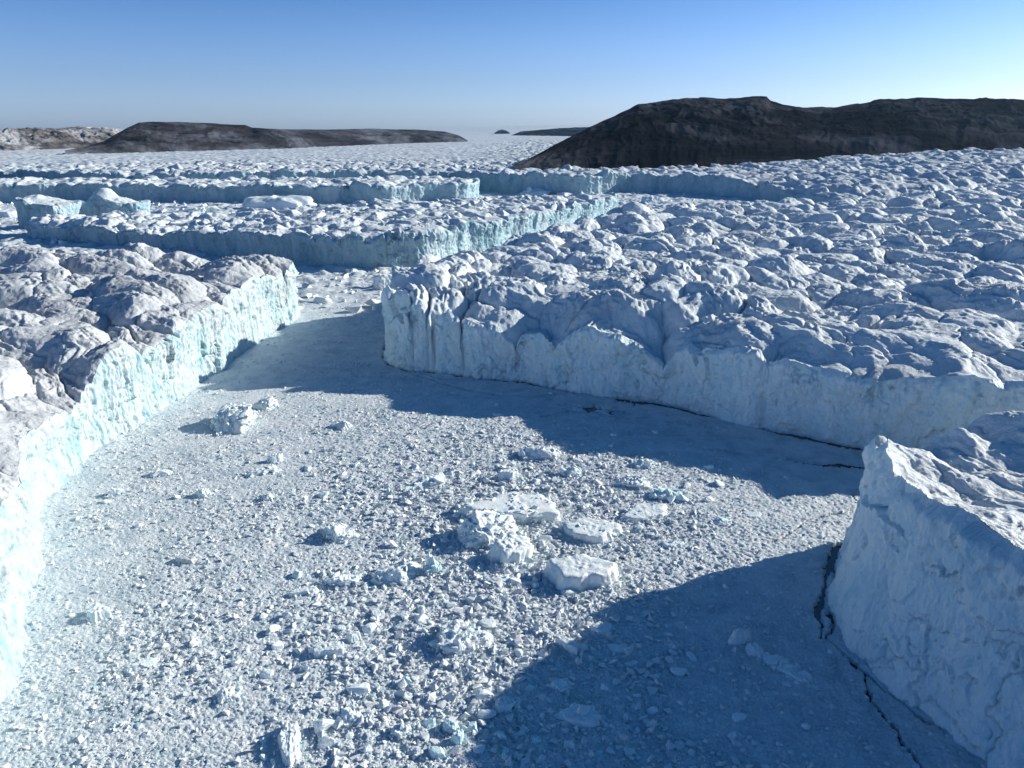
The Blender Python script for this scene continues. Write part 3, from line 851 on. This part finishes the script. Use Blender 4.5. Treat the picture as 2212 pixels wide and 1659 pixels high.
R = math.radians
FL = [
 # label, u, v, w, d, h, rot, kwargs
 ('large flat floe heaped with broken blocks, widest piece in the middle of the channel', 1122, 1114, 40, 26, 4.6, R(14), dict(rub=110, rub_size=.028, flat=.5, seed=1, npl=5)),
 ('tall pyramid of ice rubble just below the widest floe', 1060, 1172, 26, 20, 9.5, R(40), dict(rub=160, rub_size=.045, flat=None, seed=2, npl=12, pile=.2)),
 ('bright white tilted slab leaning against the rubble pyramid', 1098, 1214, 19, 15, 7.5, R(25), dict(flat=.5, seed=3, npl=6, tilt=(0, R(9)), name='ice_slab', cat='ice slab')),
 ('bowl-shaped floe with a raised shaded hump right of the rubble pyramid', 1282, 1160, 25, 18, 3.3, R(-22), dict(rub=30, rub_size=.04, flat=.5, seed=4, npl=7)),
 ('flat pale pancake floe with ridged rim, right of the widest floe', 1390, 1118, 26, 13, 2.9, R(8), dict(rub=20, rub_size=.035, flat=.45, seed=5, npl=7)),
 ('square tabular block with a smooth bright top and fluted shaded side', 1246, 1254, 30, 19, 6.0, R(-16), dict(flat=.6, seed=6, npl=5, rub=1, rub_size=.03, name='tabular_block', cat='ice block')),
 ('small low floe between the tabular block and the right shadow', 1450, 1184, 10, 7, 1.9, R(-10), dict(flat=.5, seed=7, rub=8, rub_size=.1)),
 ('dark-sided cluster of blue-grey blocks left of the blue spire', 858, 1256, 18, 12, 5.0, R(30), dict(rub=80, rub_size=.065, flat=None, seed=8, npl=12, pile=.3)),
 ('turquoise pinnacle of clear ice standing beside the blue-grey cluster', 934, 1240, 5.5, 5, 7.5, R(15), dict(flat=None, seed=9, npl=12, mat=M_BLOCK_BLUE, rub=14, rub_size=.25, rmat=M_BLOCK_BLUE, name='ice_pinnacle', cat='ice pinnacle')),
 ('humped block pile left of the rubble pyramid, shaded on its left side', 738, 1164, 17, 10, 5.0, R(12), dict(rub=44, rub_size=.07, flat=None, seed=10, npl=10, pile=.2)),
 ('long heap of white blocks in the sunlit brash near the left cliff', 502, 922, 26, 30, 10.0, R(-28), dict(rub=160, rub_size=.06, flat=None, seed=11, npl=12, pile=.25, name='ice_heap', cat='ice heap')),
 ('rounded lump behind the long heap near the left cliff', 575, 886, 14, 11, 6.0, R(10), dict(rub=22, rub_size=.13, flat=None, seed=12, npl=12, name='ice_heap', cat='ice heap')),
 ('low pale block in the fine slush below the left cliff', 216, 1338, 11, 7.5, 3.4, R(-12), dict(rub=12, rub_size=.12, flat=.6, seed=13, npl=8, name='ice_block', cat='ice block')),
 ('long narrow slab cut off by the bottom edge of the photo', 626, 1622, 7.5, 17, 2.9, R(12), dict(flat=.5, seed=14, npl=6, rub=14, rub_size=.1, name='ice_slab', cat='ice slab')),
 ('wide mound of crushed ice with a pale wedge on its front, lower centre', 985, 1392, 18, 14, 4.8, R(-20), dict(rub=150, rub_size=.045, flat=None, seed=15, npl=12, pile=.25, name='ice_heap', cat='ice heap')),
 ('smooth upright slab in the deep shadow in front of the nearest iceberg', 1592, 1392, 8.5, 6, 5.6, R(30), dict(flat=None, seed=16, npl=9, name='ice_slab', cat='ice slab')),
 ('rounded boulder of ice next to the upright slab in deep shadow', 1632, 1418, 6.5, 6, 3.2, R(10), dict(flat=None, seed=17, npl=14, name='ice_block', cat='ice block')),
 ('string of broken blocks trailing right from the shaded boulder', 1690, 1450, 15, 6, 2.0, R(-48), dict(rub=40, rub_size=.1, flat=None, seed=18, npl=10, name='ice_heap', cat='ice heap')),
 ('oval floe lying in the shadow at the bottom centre', 1250, 1560, 13.5, 7.5, 2.5, R(-14), dict(flat=.55, seed=19, npl=9, rub=10, rub_size=.08)),
 ('cluster of blue-tinted blocks just below the shadow edge, upper centre', 1166, 990, 21, 12, 4.6, R(-12), dict(rub=44, rub_size=.065, flat=None, seed=20, npl=11)),
 ('cream-white cube above the left end of the widest floe', 1098, 1040, 11, 8, 4.4, R(10), dict(flat=.7, seed=21, npl=8, rub=12, rub_size=.12, name='ice_block', cat='ice block')),
 ('pair of steep white crags right of the cream-white cube', 1230, 1032, 10, 8, 4.2, R(-25), dict(flat=None, seed=22, npl=10, rub=14, rub_size=.14, name='ice_block', cat='ice block')),
 ('ragged block group below the tooth of the long shadow edge', 1372, 1052, 17, 10, 3.8, R(5), dict(rub=30, rub_size=.1, flat=None, seed=23, npl=10)),
 ('green-blue block group right of the ragged one', 1440, 1078, 16, 9, 3.4, R(-12), dict(rub=28, rub_size=.1, flat=None, seed=24, npl=10, rmat=M_BLOCK_BLUE)),
 ('low block half in shadow at the step of the long shadow edge', 1392, 1012, 12, 8, 3.2, R(0), dict(rub=16, rub_size=.12, flat=None, seed=25, npl=9, name='ice_block', cat='ice block')),
 ('dark triangular block alone in the upper left sunlit brash', 738, 928, 11, 7, 4.2, R(-8), dict(flat=None, seed=26, npl=8, rub=8, rub_size=.16, name='ice_block', cat='ice block')),
 ('squared white block above a low ridge, centre left of the channel', 598, 1000, 7.5, 6, 3.8, R(5), dict(flat=.7, seed=27, npl=7, rub=6, rub_size=.15, name='ice_block', cat='ice block')),
 ('short ridge of small blocks just below the squared white block', 575, 1024, 15, 6, 2.2, R(16), dict(rub=26, rub_size=.1, flat=None, seed=28, npl=9, name='ice_heap', cat='ice heap')),
 ('thin smooth pinkish-white floe in the fine brash left of centre', 490, 1003, 19, 5, .6, R(8), dict(flat=.5, seed=29, npl=6)),
 ('bluish block group between the heap and the widest floe', 925, 1052, 17, 9, 3.6, R(20), dict(rub=36, rub_size=.1, flat=None, seed=30, npl=10)),
 ('flat-topped white slab with a dark left side, lower left of centre', 706, 1416, 11, 7, 3.2, R(12), dict(flat=.5, seed=31, npl=7, rub=10, rub_size=.1, name='ice_slab', cat='ice slab')),
 ('smooth grey boulder left of the mound of crushed ice', 858, 1412, 5.2, 4.2, 2.6, R(0), dict(flat=None, seed=32, npl=11, name='ice_block', cat='ice block')),
 ('darker dusty block below the smooth grey boulder', 878, 1442, 4.6, 4, 2.6, R(20), dict(flat=None, seed=33, npl=9, mat=M_BLOCK_DIRTY, name='ice_block', cat='ice block')),
 ('pale cube left of the smooth grey boulder', 768, 1388, 5.2, 4.4, 2.5, R(15), dict(flat=.75, seed=34, npl=6, name='ice_block', cat='ice block')),
 ('pale blue wedge in front of the mound of crushed ice', 990, 1418, 5.0, 3.6, 4.2, R(40), dict(flat=None, seed=35, npl=9, name='ice_block', cat='ice block')),
 ('upper of two glassy blue blocks at the bottom centre', 972, 1582, 6.0, 4, 2.6, R(0), dict(flat=.7, seed=36, npl=8, mat=M_BLOCK_BLUE, name='ice_block', cat='ice block')),
 ('lower of two glassy blue blocks at the bottom centre', 988, 1610, 4.4, 3.8, 3.0, R(30), dict(flat=.8, seed=37, npl=9, mat=M_BLOCK_BLUE, name='ice_block', cat='ice block')),
 ('dull grey leaning slab left of centre in fine brash', 405, 1218, 9, 5, 2.0, R(-14), dict(flat=.5, seed=38, npl=6, mat=M_BLOCK_DIRTY, name='ice_slab', cat='ice slab')),
 ('ridge of crushed blocks in the lower left brash', 300, 1450, 11, 5, 2.0, R(34), dict(rub=20, rub_size=.1, flat=None, seed=39, npl=9, name='ice_heap', cat='ice heap')),
 ('pointed white block at the bottom left of centre', 492, 1512, 7, 4.5, 2.4, R(25), dict(flat=None, seed=40, npl=9, rub=6, rub_size=.14, name='ice_block', cat='ice block')),
 ('pair of sunlit blocks close to the left cliff foot', 352, 1030, 9, 5, 2.6, R(8), dict(flat=None, seed=41, npl=9, rub=8, rub_size=.16, name='ice_block', cat='ice block')),
 ('solitary white knob above the dull grey leaning slab', 440, 1075, 7, 5, 3.0, R(0), dict(flat=None, seed=42, npl=9, rub=6, rub_size=.16, name='ice_block', cat='ice block')),
 ('white knob nearest the foot of the left cliff', 246, 1074, 7, 5, 3.0, R(12), dict(flat=None, seed=43, npl=9, rub=6, rub_size=.16, name='ice_block', cat='ice block')),
 ('bluish shaded block above the humped pile', 580, 1082, 8, 5, 2.4, R(0), dict(flat=None, seed=44, npl=9, rub=8, rub_size=.15, name='ice_block', cat='ice block')),
 ('shaded iceberg fragment against the left end of the broadest iceberg', 832, 622, 26, 18, 14, R(20), dict(flat=None, seed=45, npl=12, name='ice_block', cat='ice block')),
 ('white block afloat under the long iceberg at the channel head', 762, 594, 14, 9, 6.5, R(5), dict(flat=None, seed=46, npl=10, rub=10, rub_size=.15, name='ice_block', cat='ice block')),
 ('white sunlit slab on the shadow edge at lower centre', 1300, 1372, 9, 5.5, 2.2, R(-20), dict(flat=.5, seed=47, npl=7, rub=10, rub_size=.1, name='ice_slab', cat='ice slab')),
 ('wedge-shaped slab pointing into the shadow edge', 1225, 1410, 9, 3, 1.8, R(-42), dict(flat=.5, seed=48, npl=6, name='ice_slab', cat='ice slab')),
 ('low grey slab just inside the shadow edge at lower centre', 1335, 1412, 11, 5, 1.5, R(-12), dict(flat=.5, seed=49, npl=7, name='ice_slab', cat='ice slab')),
 ('blocky cluster at the shadow corner, bottom centre', 1205, 1490, 8, 5, 2.2, R(0), dict(flat=None, seed=50, npl=9, rub=12, rub_size=.14, name='ice_heap', cat='ice heap')),
 ('white lump on the lit tip between the two right shadows', 1555, 1130, 8, 5, 1.8, R(6), dict(flat=None, seed=51, npl=9, rub=8, rub_size=.15, mat=M_BLOCK_BLUE, name='ice_block', cat='ice block')),
 ('flat pale floe on the lit strip between the two right shadows', 1625, 1118, 9, 5, .9, R(-10), dict(flat=.5, seed=52, npl=6)),
 ('block mound on the bottom edge right of the long narrow slab', 760, 1560, 9, 6, 2.8, R(0), dict(flat=None, seed=53, npl=10, rub=20, rub_size=.13, name='ice_heap', cat='ice heap')),
 ('ragged white ridge left of the glassy blue blocks', 870, 1590, 8, 4.5, 2.2, R(18), dict(flat=None, seed=54, npl=9, rub=16, rub_size=.12, name='ice_heap', cat='ice heap')),
 ('sunlit crag at the bottom edge below the shadow corner', 1092, 1535, 7, 5, 2.6, R(30), dict(flat=None, seed=55, npl=9, rub=10, rub_size=.14, name='ice_block', cat='ice block')),
 ('low rubble band below the rubble pyramid', 1062, 1262, 17, 6, 2.2, R(-8), dict(flat=None, seed=56, npl=9, rub=40, rub_size=.07, name='ice_heap', cat='ice heap')),
 ('rubble patch left of the dark-sided cluster', 745, 1262, 16, 9, 2.6, R(10), dict(flat=None, seed=57, npl=10, rub=44, rub_size=.08, name='ice_heap', cat='ice heap')),
 ('flat fallen slab left of the rubble patch', 655, 1288, 12, 4, 2.0, R(14), dict(flat=.5, seed=58, npl=7, name='ice_slab', cat='ice slab')),
]
for lab, u, v, w, d, h, rot, kw in FL:
    floe(lab, u, v, w, d, h, rot, **kw)

# distant pieces behind the long iceberg
for lab, u, v, w, d, h, kw in (
    ('smooth white domed berg behind the long iceberg, before the dark blue cliff', 606, 452, 150, 90, 27, dict(seed=70, npl=90, flat=None, rough=.02)),
    ('bright white rounded berg beside the small peaked iceberg', 232, 446, 52, 36, 30, dict(seed=71, npl=16, flat=None)),
    ('sunlit white berg in the far inlet left of the shaded block', 1145, 424, 85, 40, 18, dict(seed=72, npl=12, flat=None, rub=26, rub_size=.06)),
    ('shaded blue-grey block berg in the far inlet', 1215, 418, 95, 50, 30, dict(seed=73, npl=9, flat=.7)),
    ('jagged white wall of ice rubble behind the long iceberg', 400, 461, 150, 40, 13, dict(seed=74, npl=12, flat=None, rub=60, rub_size=.04)),
    ('small jagged berg in the far inlet right of the shaded block', 1410, 441, 60, 40, 16, dict(seed=75, npl=12, flat=None, rub=30, rub_size=.07)),
    ('low white floe at the left edge before the peaked iceberg', 20, 470, 90, 70, 14, dict(seed=76, npl=9, flat=.5)),
):
    floe(lab, u, v, w, d, h, 0.2, cat='small berg', name='small_berg', **kw)

# single blocks strewn over the brash, largest of their kind
def strewn():
    g = np.random.default_rng(77)
    protos = []
    for i in range(10):
        p, f = block_shape(g, 3, 8 + i % 4, None if i % 3 else .6, .03)
        me_o = mesh_obj('ice_block', p * (1.2, .95, .8), f, M_BLOCK if i % 6 else M_BLOCK_BLUE, None, False)
        protos.append(me_o)
    taken = [at(q[1], q[2]) for q in FL]
    zones = [
        (90, lambda: (g.uniform(560, 1180), g.uniform(1290, 1650)), (.9, 2.1), 'loose white ice block in the coarse sunlit brash at the bottom of the channel', 'blocks in the coarse sunlit brash'),
        (60, lambda: (g.uniform(640, 1560), g.uniform(960, 1290)), (1.0, 2.3), 'loose ice block among the large floes in the middle of the channel', 'blocks among the large floes'),
        (40, lambda: (g.uniform(120, 640), g.uniform(940, 1600)), (.7, 1.5), 'loose ice block in the fine slush along the left cliff', 'blocks in the fine slush'),
        (36, lambda: (g.uniform(1150, 1900), g.uniform(1380, 1650)), (.7, 1.8), 'loose ice block in the deep shadow at the lower right', 'blocks in the deep shadow'),
        (24, lambda: (g.uniform(880, 1800), g.uniform(850, 1060)), (.8, 1.9), 'loose ice block on the smooth shaded sheet below the broad cliff', 'blocks on the shaded sheet')]
    k = 0
    for n, pick, sz, lab, grp in zones:
        c = 0
        while c < n:
            x, y = at(*pick())
            if in_any(np.array([x]), np.array([y]), -4)[0] or any(math.hypot(x - a, y - b) < 5 for a, b in taken):
                continue
            taken.append((x, y))
            o = protos[k] if k < len(protos) else protos[k % 10].copy()
            if k >= len(protos): COL.objects.link(o)
            s = min(sz[0] * g.random() ** -.35, sz[1])
            o.location = (x, y, ground_z(x, y) + .22 * s)
            o.scale = (s * g.uniform(.8, 1.4), s, s * g.uniform(.6, 1.05))
            o.rotation_euler = (g.normal(0, .25), g.normal(0, .25), g.random() * 6.28)
            tag(o, lab, 'ice block', grp)
            k += 1; c += 1
strewn()

# ------------------------------------------------------------------ air
HAZE = 8e-6
def haze():
    m = bpy.data.materials.new('haze')
    m.use_nodes = True
    nt = m.node_tree
    for n in list(nt.nodes):
        if n.type != 'OUTPUT_MATERIAL': nt.nodes.remove(n)
    out = nt.nodes['Material Output']
    v = nt.nodes.new('ShaderNodeVolumePrincipled')
    v.inputs['Color'].default_value = (.42, .70, 1.0, 1)
    v.inputs['Density'].default_value = HAZE
    v.inputs['Anisotropy'].default_value = .5
    nt.links.new(v.outputs['Volume'], out.inputs['Volume'])
    x0, x1, y0, y1, z0, z1 = -20500, 20500, -900, 21500, -3.5, 1500
    co = np.array([(x0, y0, z0), (x1, y0, z0), (x1, y1, z0), (x0, y1, z0), (x0, y0, z1), (x1, y0, z1), (x1, y1, z1), (x0, y1, z1)])
    f = np.array([[3, 2, 1, 0], [4, 5, 6, 7], [0, 1, 5, 4], [1, 2, 6, 5], [2, 3, 7, 6], [3, 0, 4, 7]])
    tag(mesh_obj('haze', co, f, m, None, False), kind='stuff')
if HAZE: haze()

# ------------------------------------------------------------------ light
# clear polar air: pale along the horizon, deep blue overhead
SKY_RAMP = [(0.0, (.56, .74, 1.3)), (.06, (.38, .50, .86)), (.16, (.185, .335, .61)), (.5, (.075, .265, .43)), (1.0, (.06, .245, .40))]
w = bpy.data.worlds.new('World')
sc.world = w
w.use_nodes = True
nt = w.node_tree
sky = nt.nodes.new('ShaderNodeTexSky')
sky.sky_type = 'NISHITA'
sky.sun_disc = False
sky.sun_elevation = SUN_EL
sky.sun_rotation = math.pi / 2 - SUN_AZ
sky.air_density = 1.0
sky.dust_density = .9
sky.ozone_density = 2.0
tc = nt.nodes.new('ShaderNodeTexCoord')
sp = nt.nodes.new('ShaderNodeSeparateXYZ')
nt.links.new(tc.outputs['Generated'], sp.inputs[0])
elev = ramp(nt, sp.outputs['Z'], SKY_RAMP)
nt.links.new(mix(nt, 1.0, sky.outputs['Color'], elev, 'MULTIPLY'), nt.nodes['Background'].inputs['Color'])
nt.nodes['Background'].inputs['Strength'].default_value = .145

sl = bpy.data.lights.new('sun', 'SUN')
sl.energy = 5.0
sl.angle = math.radians(.5)
sl.color = (1.0, .92, .79)
so = bpy.data.objects.new('sun', sl)
COL.objects.link(so)
from mathutils import Vector
dv = Vector((math.cos(SUN_EL) * math.cos(SUN_AZ), math.cos(SUN_EL) * math.sin(SUN_AZ), math.sin(SUN_EL)))
so.rotation_euler = dv.to_track_quat('Z', 'Y').to_euler()

# ------------------------------------------------------------------ camera
cd = bpy.data.cameras.new('camera')
cd.sensor_width = 36
cd.lens = 36 * FPX / 2212.0
cd.clip_start, cd.clip_end = 1, 60000
co_ = bpy.data.objects.new('camera', cd)
COL.objects.link(co_)
co_.location = (0, 0, H)
co_.rotation_euler = (math.pi / 2 - PITCH, 0, 0)
sc.camera = co_

sc.view_settings.view_transform = 'Standard'
sc.view_settings.look = 'None'
sc.view_settings.exposure = 0.58
sc.view_settings.gamma = 1.0
sc.cycles.max_bounces = 6
sc.cycles.diffuse_bounces = 4
sc.cycles.volume_bounces = 1
sc.cycles.use_denoising = True
